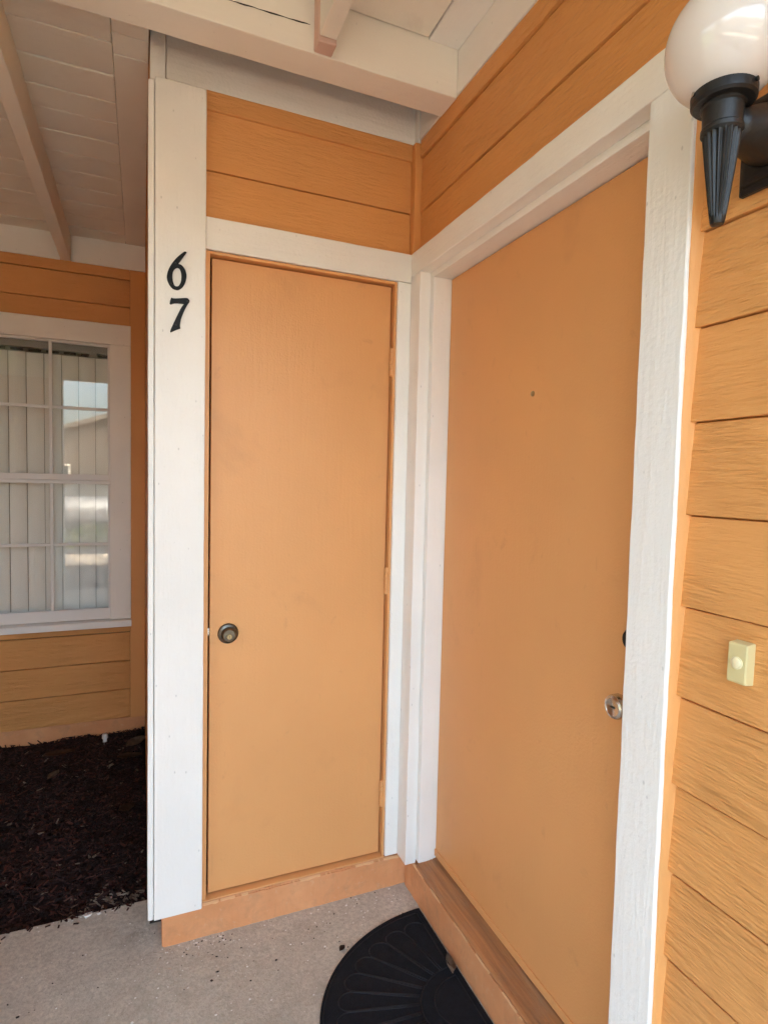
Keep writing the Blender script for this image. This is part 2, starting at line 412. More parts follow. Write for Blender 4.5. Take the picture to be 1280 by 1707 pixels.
# ------------------------------------------------------------------ lap siding
def lap_x(parent, x0, x1, zs, yf, mat='siding_x', tip=0.0055, gap=0.0035):
    """Lap boards facing -Y: zs are the lower edges (last entry is the top); a dark joint stays open under each lip."""
    for a, b in zip(zs[:-1], zs[1:]):
        j = random.uniform(-0.0008, 0.0008); g = gap*random.uniform(0.75, 1.15)
        prism('siding_board', [(yf+j, a), (yf+0.02, a), (yf+0.02, b-g), (yf+tip, b-g)], 0, x0, x1, mat, parent, 0.0012)
def lap_y(parent, y0, y1, zs, xf, mat='siding_y', tip=0.0065, gap=0.0028):
    for a, b in zip(zs[:-1], zs[1:]):
        j = random.uniform(-0.0008, 0.0008); g = (gap if b > 1.25 else 0.0060 if b > 0.9 else 0.0090)*random.uniform(0.85, 1.15)
        prism('siding_board', [(xf+j, a), (xf+0.02, a), (xf+0.02, b-g), (xf+tip, b-g)], 1, y0, y1, mat, parent, 0.0015)

# ------------------------------------------------------------------ wall with the narrow closet door (faces -Y)
WA = thing('closet_wall', 'short orange lap siding wall above the narrow closet door', 'wall', (-0.43, 0.05, 0), kind='thing')
box('wall_core', -0.86, 0.03, 0.046, 0.085, 2.24, 2.95, 'orange_z', WA, 0)
lap_x(WA, -0.701, 0.004, [2.316, 2.4845, 2.6675], 0.021)
box('siding_top_strip', -0.702, 0.005, 0.0175, 0.04, 2.664, 2.722, 'siding_x', WA, 0.0025, 0.0008, 0)
box('frieze_board', -0.818, 0.0145, 0.021, 0.045, 2.7235, 2.95, 'white_x', WA, 0.002)
box('corner_strip', 0.0055, 0.036, -0.004, 0.04, 2.3345, 2.7215, 'orange_z', WA, 0.0025, 0.0008, 2)
box('corner_strip', 0.0155, 0.03, -0.002, 0.03, 2.7235, 2.95, 'white_z', WA, 0.0015)
# masonry curb with a chipped top edge
def curb_block(name, x0, x1, y0, y1, z0, z1, parent, edge):
    bm = bmesh.new(); bm_box(bm, x0, x1, y0, y1, z0, z1)
    bmesh.ops.bevel(bm, geom=bm.edges[:], offset=0.005, segments=2, affect='EDGES')
    axis = 0 if (x1-x0) > (y1-y0) else 1
    d = Vector((0, 0, 0)); d[axis] = 1; lo, hi = (x0, x1) if axis == 0 else (y0, y1)
    for k in range(1, 90):
        q = Vector((0, 0, 0)); q[axis] = lo+(hi-lo)*k/90
        bmesh.ops.bisect_plane(bm, geom=bm.verts[:]+bm.edges[:]+bm.faces[:], plane_co=q, plane_no=d)
    for v in bm.verts:
        n1 = mnoise.noise(Vector((v.co.x*26, v.co.y*26, v.co.z*26)))
        n2 = mnoise.noise(Vector((v.co.x*70, v.co.y*70, v.co.z*60+4)))
        if v.co.z > z1-0.02: v.co.z += -0.004*max(0, n1)*2 - 0.0025*max(0, n2)
        if v.co.z < z0+0.012: v.co.z -= 0.006
        k = 1-axis
        v.co[k] += 0.0016*n1 + 0.001*n2
    return from_bm(name, bm, 'curb', parent, center=False)
def recenter(o, parent):
    o.location = -LOC[parent.name]; return o
recenter(curb_block('curb', -0.8244, 0.10, 0.002, 0.07, 0.0, 0.115, WA, 0), WA)

MAT['chip_edge'] = plain('pale_chipped_paint', (0.74, 0.415, 0.20), 0.7, 0, 60, 0.4)
def chipped_edge(axis, a0, a1, face, ztop, parent, seed):
    bm = bmesh.new(); n = 260; prev = None
    for i in range(n+1):
        t = a0+(a1-a0)*i/n
        w_ = 0.0075*(mnoise.noise(Vector((t*14, seed, 0)))+0.10) + 0.005*mnoise.noise(Vector((t*55, seed, 3)))
        if w_ < 0.0006: prev = None; continue
        f = face-0.0022
        P = [(f+0.006, ztop+0.0012), (f, ztop-0.0028), (f, ztop-0.0028-w_)]
        row = [bm.verts.new((t, p[0], p[1]) if axis == 0 else (p[0], t, p[1])) for p in P]
        if prev:
            for k in range(2): bm.faces.new((prev[k], row[k], row[k+1], prev[k+1]))
        prev = row
    o = from_bm('chipped_edge', bm, 'chip_edge', parent); o['kind'] = 'stuff'; return o
chipped_edge(0, -0.70, 0.02, 0.002, 0.113, WA, 1.7)

# closet side wall (faces -X, edge-on to the camera)
WS = thing('closet_side_wall', 'dark orange closet side wall seen edge-on beside the mulch bed', 'wall', (-0.86, 0.9, 0), kind='thing')
box('wall_panel', CL, -0.83, 0.09, YB+0.03, 0.113, 2.95, 'siding_y', WS, 0.001)
box('foundation_strip', -0.8235, -0.79, 0.073, YB+0.03, -0.1, 0.1125, 'curb', WS, 0.002)

# ------------------------------------------------------------------ white corner column with number
CC = thing('corner_column', 'tall white wooden corner board carrying the numerals 6 and 7', 'column', (-0.78, 0.02, 0.11))
box('front_board', -0.8495, -0.7035, -0.020, 0.0025, 0.1136, 2.6985, 'white_z', CC, 0.003, 0.0011, 2, 50)
box('side_board', -0.868, -0.851, -0.0135, 0.086, 0.112, 2.690, 'white_z', CC, 0.003, 0.0010, 2, 50)
box('inner_board', -0.8505, -0.703, 0.0035, 0.045, 0.117, 2.70, 'white_z', CC, 0.0)
box('post_block', -0.863, -0.8195, 0.004, 0.085, 2.7005, 2.95, 'white_z', CC, 0.003, 0.001, 2)
box('nail_head', -0.8385, -0.8345, 0.0022, 0.006, 2.822, 2.826, 'beam', CC, 0.001)

# ------------------------------------------------------------------ closet door and its frame
FA = thing('closet_door_frame', 'white flat casing around the narrow closet door', 'door frame', (-0.37, 0.03, 0.1))
box('head_casing', -0.7025, 0.036, 0.0, 0.030, 2.2345, 2.3332, 'white_x', FA, 0.0028, 0.0010, 0, 30)
box('side_casing', -0.0474, 0.036, 0.0003, 0.030, 0.1225, 2.233, 'white_z', FA, 0.0028, 0.0012, 2, 50)
J = 0.016
box('jamb', -0.7025, -0.7025+0.0145, 0.0075, 0.11, 0.1225, 2.2325, 'orange_door', FA, 0.0012)
box('jamb', -0.0474-0.009, -0.0478, 0.0085, 0.11, 0.1225, 2.2325, 'orange_door', FA, 0.0012)
box('head_jamb', -0.6875, -0.057, 0.0080, 0.11, 2.2235, 2.2327, 'orange_door', FA, 0.0012)
box('door_stop', -0.6880, -0.667, 0.075, 0.11, 0.1275, 2.2225, 'dark_void', FA, 0)
box('door_stop', -0.075, -0.0568, 0.075, 0.11, 0.1275, 2.2225, 'dark_void', FA, 0)
box('sill_strip', -0.7020, -0.0480, 0.0045, 0.10, 0.1168, 0.1222, 'orange_door', FA, 0.0015, 0.0008, 0, 40)
box('closet_back', -0.86, 0.02, 0.125, 0.14, 0.0, 2.95, 'dark_void', FA, 0)
box('strike_plate', -0.6879, -0.6866, 0.020, 0.05, 0.985, 1.045, 'nickel', FA, 0.0004)

DA = thing('closet_door', 'narrow flat orange closet door with a single round bronze keyed lock', 'door', (-0.37, 0.05, 0.127))
box('door_slab', -0.6800, -0.0612, 0.030, 0.066, 0.1278, 2.2188, 'orange_door', DA, 0.0018)
lock = lathe('lock_knob', [(0.0, 0.0), (0.0335, 0.0), (0.0338, 0.004), (0.031, 0.010), (0.0235, 0.013), (0.0215, 0.020), (0.0205, 0.030), (0.0185, 0.0335), (0.0, 0.034)], (-0.621, 0.030, 1.009), 'bronze', DA, 40, (0, -1, 0))
lathe('key_cylinder', [(0.0, 0.0), (0.0085, 0.0), (0.0085, 0.003), (0.007, 0.0042), (0.0, 0.0042)], (-0.621, -0.0038, 1.006), 'brass', lock, 24, (0, -1, 0))
box('keyway', -0.6218, -0.6202, -0.0086, -0.0070, 1.0015, 1.0105, 'debris_dark', lock, 0)
box('latch_bolt', -0.6875, -0.680, 0.036, 0.05, 1.005, 1.028, 'nickel', DA, 0.001)
def hinge(z):
    prof = []
    segs = 5; L = 0.098
    for k in range(segs):
        a = -L/2 + k*L/segs; b = a + L/segs
        prof += [(0.0050, a+0.0003), (0.0074, a+0.0014), (0.0074, b-0.0014), (0.0050, b-0.0003)]
    prof = [(0.0, -L/2-0.003), (0.0038, -L/2-0.002)] + prof + [(0.0038, L/2+0.002), (0.0, L/2+0.003)]
    o = lathe('hinge', prof, (-0.0585, 0.0195, z), 'orange_door', DA, 16)
    return o
for z in (1.952, 1.160, 0.359): hinge(z)

# ------------------------------------------------------------------ wall with the entry door (faces -X)
WB = thing('entry_wall', 'long orange lap siding wall around the entry door with the lamp and doorbell', 'wall', (0.03, -1.2, 0), kind='thing')
box('wall_core', 0.125+0.05, 0.24, -2.22, 0.10, 0.0, 2.95, 'dark_void', WB, 0)
box('wall_core', 0.048, 0.174, -2.22, -1.10, 0.0, 2.95, 'orange_z', WB, 0)
box('wall_core', 0.048, 0.174, -1.10, 0.10, 2.30, 2.95, 'orange_z', WB, 0)
S0, EX = 0.6401, 0.1675
lap_y(WB, -2.22, -1.1565, [S0+EX*k for k in range(-4, 11)], 0.0266)
lap_y(WB, -2.22, -0.0045, [2.3151, 2.4826, 2.6725], 0.0270, gap=0.0035)
box('siding_top_strip', 0.0235, 0.05, -2.22, -0.0045, 2.671, 2.7315, 'siding_y', WB, 0.0025, 0.0008, 1, 50)
box('frieze_board', 0.0200, 0.05, -2.22, -0.0045, 2.733, 2.95, 'white_y', WB, 0.002)
for k in range(-2, 10):
    for yn in (-1.180, -1.62):
        lathe('nail_head', [(0.0, 0.0), (0.0042, 0.0), (0.0036, 0.0012), (0.0, 0.0017)], (0.0288, yn+random.uniform(-0.01, 0.01), S0+EX*k+0.024+random.uniform(-0.003, 0.003)), 'siding_y', WB, 10, (-1, 0, 0))
# overpainted caulk strip on the outer side of the casing
def caulk():
    bm = bmesh.new(); n = 160; z0, z1 = 0.0, 2.30; rows = []
    for i in range(n+1):
        z = z0+(z1-z0)*i/n
        e = 0.0085 + 0.0022*mnoise.noise(Vector((z*7, 1.3, 0))) + 0.0010*mnoise.noise(Vector((z*40, 5.3, 0)))
        b = 0.0300 + 0.0012*mnoise.noise(Vector((z*16, 2.3, 0)))
        yo = -1.1570 - 0.0006*mnoise.noise(Vector((z*20, 0, 4)))
        rows.append([bm.verts.new((e, -1.1535, z)), bm.verts.new((e+0.0012, yo-0.0006, z)), bm.verts.new((b-0.003, yo-0.0006, z)), bm.verts.new((b+0.006, yo-0.0065-0.0015*mnoise.noise(Vector((z*50, 8, 4))), z))])
    for i in range(n):
        for k in range(3): bm.faces.new((rows[i][k], rows[i+1][k], rows[i+1][k+1], rows[i][k+1]))
    return from_bm('caulk_strip', bm, 'orange_z', WB, True)
caulk()
recenter(curb_block('curb', 0.0345, 0.12, -1.155, -0.001, 0.0, 0.1255, WB, 1), WB)

chipped_edge(1, -1.05, -0.02, 0.0345, 0.1238, WB, 6.2)
# entry frame
FB = thing('entry_door_frame', 'thick white casing and wooden sill around the wide entry door', 'door frame', (0.03, -0.58, 0.12))
HOB = 2.2531
box('head_casing', 0.0, 0.0425, -1.1545, -0.0015, HOB, 2.3332, 'white_y', FB, 0.003, 0.0012, 1, 50)
box('side_casing', 0.0003, 0.0425, -0.0778, -0.0018, 0.1263, HOB-0.0006, 'white_z', FB, 0.003, 0.0011, 2, 50)
box('side_casing', 0.0003, 0.0425, -1.1548, -1.0559, 0.0, HOB-0.0006, 'white_z', FB, 0.003, 0.0013, 2, 60)
box('jamb', 0.0428, 0.172, -0.100, -0.030, 0.1385, 2.2335, 'white_z', FB, 0.0022, 0.0007, 2, 40)
box('jamb', 0.0428, 0.172, -1.10, -1.0345, 0.1385, 2.2335, 'white_z', FB, 0.0022)
box('head_jamb', 0.0429, 0.172, -1.10, -0.030, 2.2342, 2.29, 'white_y', FB, 0.0022, 0.0007, 1, 40)
def sill():
    # sloping wooden sill with shallow grooves, its top rising towards the door
    pts = [(0.034, 0.1262), (0.034, 0.1300), (0.038, 0.1345)]
    for k in range(5):
        x = 0.045+k*0.0125; z = 0.1362+0.0016*k
        pts += [(x, z), (x+0.0015, z-0.0022), (x+0.003, z-0.0022), (x+0.0045, z+0.0002)]
    pts += [(0.128, 0.1475), (0.128, 0.1262)]
    return prism('sill', pts, 1, -1.0345, -0.1004, 'sill', FB)
sill()
box('threshold_backing', 0.1285, 0.172, -1.05, -0.10, 0.08, 0.150, 'dark_void', FB, 0)

DB = thing('entry_door', 'wide flat orange entry door with peephole and round satin knob', 'door', (0.13, -0.56, 0.16))
box('door_slab', 0.110, 0.150, -1.0315, -0.1035, 0.1610, 2.2310, 'orange_door', DB, 0.0015)
box('door_sweep', 0.1045, 0.1098, -1.030, -0.105, 0.1585, 0.1835, 'orange_door', DB, 0.0015, 0.0004, 1, 30)
lathe('peephole', [(0.0, 0.0), (0.0075, 0.0), (0.0075, 0.002), (0.0055, 0.003), (0.004, 0.0015), (0.0, 0.0013)], (0.110, -0.583, 1.776), 'brass', DB, 20, (-1, 0, 0))
kb = lathe('door_knob', [(0.0, 0.0), (0.032, 0.0), (0.032, 0.004), (0.029, 0.007), (0.0125, 0.009), (0.011, 0.024), (0.016, 0.030), (0.0235, 0.036), (0.0265, 0.044), (0.0265, 0.058), (0.0245, 0.063), (0.019, 0.0655), (0.0175, 0.0645), (0.0, 0.0635)], (0.110, -0.985, 1.052), 'nickel', DB, 40, (-1, 0, 0))
box('knob_insert', 0.0452, 0.0468, -0.9915, -0.9785, 1.050, 1.054, 'bronze', kb, 0.0004)
lathe('deadbolt', [(0.0, 0.0), (0.031, 0.0), (0.031, 0.012), (0.027, 0.020), (0.022, 0.028), (0.0, 0.028)], (0.110, -0.990, 1.196), 'black_lock', DB, 32, (-1, 0, 0))

# ------------------------------------------------------------------ recessed wall with the window (faces -Y)
WW = thing('window_wall', 'recessed orange lap siding wall around the white grid window', 'wall', (-1.5, YB, 0), kind='thing')
WX0, WX1 = -2.02, -0.941          # outer edges of the window trim
z_low = [0.1244+0.1675*k for k in range(0, 4)] + [0.70]
lap_x(WW, -2.88, -0.946, z_low, YB, tip=0.0015, gap=0.0065)
z_high = [2.294, 2.4615, 2.612, 2.68]
lap_x(WW, -2.88, -0.946, z_high, YB)
z_side = [0.7+0.1675*k for k in range(0, 10)]
lap_x(WW, -2.88, WX0-0.003, [0.7, 0.794]+[0.962+0.1675*k for k in range(0, 8)]+[2.30], YB+0.0003)
box('corner_board', -0.945, CL-0.001, YB-0.007, YB+0.03, 0.12, 2.665, 'orange_z', WW, 0.002)
box('foundation_strip', -2.88, CL-0.001, YB+0.004, YB+0.05, -0.1, 0.122, 'curb', WW, 0.002)
for a, b in ((-2.88, -1.2875), (-1.2345, CL-0.001)):
    box('frieze_board', a, b, YB-0.004, YB+0.03, 2.667, 2.806, 'white_x', WW, 0.002)
box('wall_core', -2.88, WX0+0.09, YB+0.022, YB+0.10, 0.0, 2.95, 'dark_void', WW, 0)
box('wall_core', WX1-0.09, CL+0.05, YB+0.032, YB+0.10, 0.0, 2.95, 'dark_void', WW, 0)
box('wall_core', WX0+0.09, WX1-0.09, YB+0.022, YB+0.10, 0.0, 0.70, 'dark_void', WW, 0)
box('wall_core', WX0+0.09, WX1-0.09, YB+0.022, YB+0.10, 2.30, 2.95, 'dark_void', WW, 0)
# the dim room behind the blinds
RM = thing('room_shell', 'dim interior room behind the white grid window', 'room', (-1.5, 3, 0), kind='structure')
box('room_back', -2.88, -0.8, 4.2, 4.3, 0, 2.95, 'room', RM, 0)
box('room_side', -2.98, -2.88, YB+0.1, 4.3, 0, 2.95, 'room', RM, 0)
box('room_side', -0.82, -0.72, YB+0.1, 4.3, 0, 2.95, 'room', RM, 0)
box('room_floor', -2.88, -0.8, YB+0.1, 4.3, -0.05, 0.05, 'room', RM, 0)

WI = thing('window', 'white grid window with a wide painted trim above the mulch bed', 'window', (-1.48, YB, 0.66))
YT = YB-0.019
box('trim_board', WX0, WX1, YT, YB+0.012, 2.2435, 2.3543, 'white_x', WI, 0.003, 0.0008, 0)
box('trim_board', -1.048, WX1, YT+0.0005, YB+0.012, 0.7063, 2.2430, 'white_z', WI, 0.003, 0.0008, 2)
box('trim_board', WX0, WX0+0.107, YT+0.0005, YB+0.012, 0.7063, 2.2430, 'white_z', WI, 0.003, 0.0008, 2)
sl = prism('sill', [(YT-0.022, 0.6648), (YT-0.022, 0.697), (YT-0.018, 0.7005), (YB+0.05, 0.7058), (YB+0.05, 0.6648)], 0, WX0-0.005, WX1+0.003, 'white_x', WI, 0.002)
GX0, GX1 = -1.9, -1.060
ML = [-1.337, -1.6185]
def sash(z0, z1, yf, rail_b, rail_t, zm):
    s = box('sash_rail', GX0-0.012, -1.0485, yf, yf+0.03, z0, z0+rail_b, 'white_sash', WI, 0.0025)
    box('sash_rail', GX0-0.012, -1.0485, yf, yf+0.03, z1-rail_t, z1, 'white_sash', WI, 0.0025)
    box('sash_stile', GX1, -1.0485, yf+0.0003, yf+0.03, z0+rail_b, z1-rail_t, 'white_sash', WI, 0.0025)
    box('sash_stile', GX0-0.012, GX0, yf+0.0003, yf+0.03, z0+rail_b, z1-rail_t, 'white_sash', WI, 0.0025)
    for x in ML: box('muntin', x-0.008, x+0.008, yf+0.003, yf+0.022, z0+rail_b, z1-rail_t, 'white_sash', WI, 0.002)
    edges = [GX0] + sorted(ML) + [GX1]
    for a, b in zip(edges[:-1], edges[1:]):
        aa = a+(0.008 if a in ML else 0); bb = b-(0.008 if b in ML else 0)
        box('muntin', aa, bb, yf+0.0035, yf+0.0215, zm-0.008, zm+0.008, 'white_sash', WI, 0.002)
        for c, d in ((z0+rail_b, zm-0.008), (zm+0.008, z1-rail_t)):
            box('pane', aa, bb, yf+0.012, yf+0.014, c, d, 'glass', WI, 0)
sash(1.4905, 2.2425, YB-0.004, 0.033, 0.012, 1.884)
sash(0.7065, 1.4900, YB+0.008, 0.062, 0.020, 1.134)
box('latch', -1.155, -1.115, YB+0.05, YB+0.062, 2.175, 2.20, 'headrail', WI, 0.001)

BL = thing('vertical_blind', 'closed off-white vertical blind hanging behind the window panes', 'blind', (-1.5, YB+0.13, 0.74))
box('headrail', -1.95, -1.0, YB+0.085, YB+0.125, 2.205, 2.245, 'headrail', BL, 0.002)
sw = 0.0825
bm = bmesh.new(); nseg = 6
for k in range(nseg+1):
    x = -sw/2 + sw*k/nseg; y = 0.006*(1-(2*k/nseg-1)**2)
    for z in (0.0, 1.44): bm.verts.new((x, y, z))
bm.verts.ensure_lookup_table()
for k in range(nseg): bm.faces.new((bm.verts[2*k], bm.verts[2*k+2], bm.verts[2*k+3], bm.verts[2*k+1]))
bmesh.ops.recalc_face_normals(bm, faces=bm.faces)
slat_me = bpy.data.meshes.new('slat'); bm.to_mesh(slat_me); bm.free()
for k in range(11):
    link_mesh('slat', slat_me, (-1.085-0.0845*k, YB+0.105+random.uniform(-0.002, 0.002), 0.742), 'blind', BL, rot=(0, 0, math.radians(-4+random.uniform(-3, 3))))
    box('carrier', -1.085-0.0845*k-0.03, -1.085-0.0845*k+0.03, YB+0.099, YB+0.103, 2.187, 2.200, 'debris_dark', BL, 0)

# ------------------------------------------------------------------ ceiling, beam, rafters
CR = thing('recess_ceiling', 'shadowed cream plank ceiling above the recessed window', 'ceiling', (-1.6, 0.8, 2.81), kind='thing')
ZC = 2.805
ys = [-0.160, 0.061, 0.216, 0.363, 0.491, 0.635, 0.785, 0.937, 1.088, 1.240, 1.395, 1.548]
for a, b in zip(ys[:-1], ys[1:]):
    jz = random.uniform(0, 0.004)
    box('plank', -2.88, -0.9675, a+0.0028, b-0.0028, ZC+jz*0.6, ZC+0.02, 'ceiling', CR, 0.003, 0.0012, 0, 40)
box('plank', -2.88, -0.9675, 1.556, 1.674, ZC-0.002, ZC+0.018, 'ceiling', CR, 0.003, 0.004, 0, 30)
for a, b in ((-0.160, 0.005), (0.007, 0.098), (0.1, 1.674)):
    box('edge_board', -0.966, CL-0.001, a, b, ZC-0.003, ZC+0.018, 'ceiling', CR, 0.002, 0.0008, 1, 30)
box('recess_rafter', -1.286, -1.236, -0.160, YB+0.03, 2.668, ZC-0.0005, 'ceiling', CR, 0.003, 0.0014, 1, 40)
box('recess_rafter', -2.10, -2.05, -0.160, YB-0.008, 2.668, ZC-0.0005, 'ceiling', CR, 0.003, 0.0014, 1, 40)

ZF = 2.866
PB = thing('porch_beam', 'long cream wooden beam crossing the top of the porch', 'beam', (-2, -0.22, 2.72))
box('beam_timber', -2.95, 0.0195, -0.268, -0.1655, 2.7205, 2.95, 'beam', PB, 0.003, 0.0012, 0, 80)
# split in the beam's face left of the rafter
def split():
    bm = bmesh.new(); pts = []
    for i in range(40):
        x = -0.452 - i*0.012
        pts.append((x, -0.2688, 2.793 - 0.0003*i + 0.0016*mnoise.noise(Vector((x*40, 0, 0)))))
    tube_bm(bm, pts, [0.0004]+[0.0013+0.0006*math.sin(i) for i in range(38)]+[0.0006], 5)
    return from_bm('split', bm, 'debris_dark', PB)
split()
CF = thing('porch_ceiling', 'cream panelled porch ceiling in front of the beam', 'ceiling', (-1.5, -1.3, 2.88), kind='thing')
yy = -0.2725
for w_ in (0.60, 0.62, 0.62):
    for a, b in ((-0.387, -0.0875), (-1.21, -0.444), (-2.02, -1.27), (-2.85, -2.08)):
        box('ceiling_panel', a, b, yy-w_+0.002, yy, ZF+0.0015, ZF+0.02, 'ceiling', CF, 0.002)
    yy -= w_
box('edge_board', -0.0835, 0.0192, -2.22, -0.2685, ZF-0.002, ZF+0.018, 'white_y', CF, 0.002, 0.0006, 1, 40)
def rafter(x, first):
    box('rafter', x, x+0.048, -2.10, -0.322 if first else -0.2685, 2.7335, ZF+0.001, 'ceiling', CF, 0.003, 0.0014, 1, 60)
    if first:
        bm = bmesh.new(); bm_box(bm, x-0.001, x+0.0505, -0.3185, -0.2685, 2.7225, ZF+0.001)
        bmesh.ops.bevel(bm, geom=bm.edges[:], offset=0.0025, segments=1, affect='EDGES')
        for v in bm.verts:
            if v.co.y < -0.30: v.co.y += 0.006*mnoise.noise(Vector((v.co.x*90, v.co.z*60, 2)))
        from_bm('rafter_end', bm, 'pink_filler', CF)
for i, x in enumerate((-0.440, -1.265, -2.075, -2.898)): rafter(x, i == 0)
# front edge of the porch roof
PF = thing('porch_front_beam', 'cream beam along the front edge of the porch roof', 'beam', (-2, -2.4, 2.5))
box('beam_timber', -2.95, 0.24, -2.25, -2.115, 2.58, 2.95, 'beam', PF, 0.004)

# ------------------------------------------------------------------ wall lamp
LX, LY = -0.100, -1.291
LP = thing('wall_lamp', 'black wall lamp with a white globe and fluted tail beside the entry door', 'lamp', (0.02, LY, 2.03))
gr = 0.082; gz = 2.173
prof = []
for k in range(41):
    a = -math.pi*0.5 + 0.52 + (math.pi-0.52)*k/40
    prof.append((max(gr*math.cos(a), 0.0005), gr*math.sin(a)))
lathe('globe', prof, (LX, LY, gz), 'globe', LP, 64)
lathe('collar', [(0.024, -0.015), (0.040, -0.0135), (0.0435, -0.010), (0.0445, 0.012), (0.043, 0.0145), (0.039, 0.0145), (0.038, -0.006), (0.0, -0.006)], (LX, LY, 2.1015), 'black_iron', LP, 48)
for k in range(3):
    a = math.radians(160+120*k)
    lathe('set_screw', [(0.0, 0.0), (0.0028, 0.0), (0.0034, 0.001), (0.0034, 0.003), (0.0, 0.0032)], (LX+0.044*math.cos(a), LY+0.044*math.sin(a), 2.101), 'black_iron' if k else 'nickel', LP, 12, (math.cos(a), math.sin(a), 0))
lathe('neck', [(0.0, 0.0), (0.0300, 0.0), (0.0305, -0.004), (0.0275, -0.006), (0.0268, -0.032), (0.0285, -0.034), (0.0285, -0.040), (0.0255, -0.043), (0.0, -0.043)], (LX, LY, 2.088), 'black_iron', LP, 40)
tail = []
for k in range(26):
    t = k/25
    r = 0.0262*(1-t)**0.9*0.62 + 0.0098 + (0.0022 if t < 0.04 else 0)
    if k == 0: r = 0.0265
    tail.append((r, -0.128*t))
tail = [(0.0, 0.0)] + tail + [(0.0088, -0.131), (0.0, -0.132)]
lathe('fluted_tail', tail, (LX, LY, 2.048), 'black_iron', LP, 144, None, (18, -0.122, -0.004, 0.13))
def arm():
    bm = bmesh.new()
    P = [(0.012, 2.070), (0.000, 2.070), (-0.016, 2.069), (-0.034, 2.067), (-0.052, 2.064), (-0.070, 2.062), (-0.088, 2.061)]
    rad = [0.043, 0.0425, 0.040, 0.036, 0.031, 0.0265, 0.023]
    tube_bm(bm, [(x, LY, z) for x, z in P], rad, 28)
    return from_bm('arm', bm, 'black_iron', LP, True)
arm()
def plate():
    bm = bmesh.new(); n = 8
    # stepped rectangular back plate with bevelled rim
    def ring(hw, hh, x): return [bm.verts.new((x, LY+sy*hw, 2.075+sz*hh)) for sy, sz in ((-1, -1), (1, -1), (1, 1), (-1, 1))]
    R = [ring(0.056, 0.072, 0.0265), ring(0.056, 0.072, 0.017), ring(0.051, 0.067, 0.013), ring(0.047, 0.063, 0.0125), ring(0.045, 0.061, 0.006), ring(0.040, 0.056, 0.004)]
    for a, b in zip(R[:-1], R[1:]):
        for k in range(4): bm.faces.new((a[k], a[(k+1) % 4], b[(k+1) % 4], b[k]))
    bm.faces.new(R[0][::-1]); bm.faces.new(R[-1])
    bmesh.ops.bevel(bm, geom=bm.edges[:], offset=0.0012, segments=2, affect='EDGES')
    return from_bm('back_plate', bm, 'black_iron', LP)
plate()

# ------------------------------------------------------------------ doorbell
DBL = thing('doorbell', 'small ivory plastic doorbell button on the orange siding', 'doorbell', (0.03, -1.281, 1.206))
hz = prism('housing', [(0.032, 1.2065), (0.032, 1.2765), (0.0115, 1.2745), (0.0105, 1.2725), (0.0095, 1.2105), (0.0115, 1.2085)], 1, -1.2980, -1.2650, 'ivory', DBL, 0.0022)
btn = lathe('button', [(0.0, 0.0), (0.0105, 0.0), (0.0105, 0.0015), (0.0088, 0.0020), (0.0082, 0.0036), (0.006, 0.0048), (0.0, 0.0052)], (0.0103, -1.2815, 1.2425), 'ivory_btn', DBL, 32, (-1, 0, 0))

# ------------------------------------------------------------------ numerals
six = [(-0.761, 2.203), (-0.768, 2.192), (-0.776, 2.179), (-0.785, 2.165), (-0.775, 2.163), (-0.766, 2.153), (-0.761, 2.137), (-0.763, 2.118), (-0.77, 2.102), (-0.78, 2.092), (-0.788, 2.089), (-0.8, 2.092), (-0.81, 2.104), (-0.815, 2.12), (-0.813, 2.137), (-0.805, 2.157), (-0.793, 2.176), (-0.781, 2.19), (-0.769, 2.202), (-0.764, 2.205)]
hole = [(-0.785, 2.155), (-0.778, 2.15), (-0.774, 2.135), (-0.775, 2.116), (-0.78, 2.103), (-0.786, 2.098), (-0.794, 2.099), (-0.799, 2.11), (-0.801, 2.125), (-0.799, 2.141), (-0.793, 2.151)]
seven = [(-0.803, 2.062), (-0.795, 2.061), (-0.777, 2.064), (-0.759, 2.067), (-0.753, 2.063), (-0.752, 2.058), (-0.759, 2.046), (-0.768, 2.026), (-0.776, 2.003), (-0.779, 1.984), (-0.778, 1.975), (-0.789, 1.97), (-0.804, 1.961), (-0.805, 1.965), (-0.797, 1.985), (-0.786, 2.011), (-0.774, 2.037), (-0.765, 2.05), (-0.78, 2.05), (-0.795, 2.048), (-0.804, 2.044), (-0.807, 2.045), (-0.806, 2.053)]
def catmull(P, sharp=()):
    out = []; n = len(P)
    for i in range(n):
        p0, p1, p2, p3 = P[(i-1) % n], P[i], P[(i+1) % n], P[(i+2) % n]
        if i in sharp: p0 = p1
        if (i+1) % n in sharp: p3 = p2
        for k in range(5):
            t = k/5
            out.append(tuple(0.5*((2*p1[j]) + (-p0[j]+p2[j])*t + (2*p0[j]-5*p1[j]+4*p2[j]-p3[j])*t*t + (-p0[j]+3*p1[j]-3*p2[j]+p3[j])*t**3) for j in range(2)))
    return out
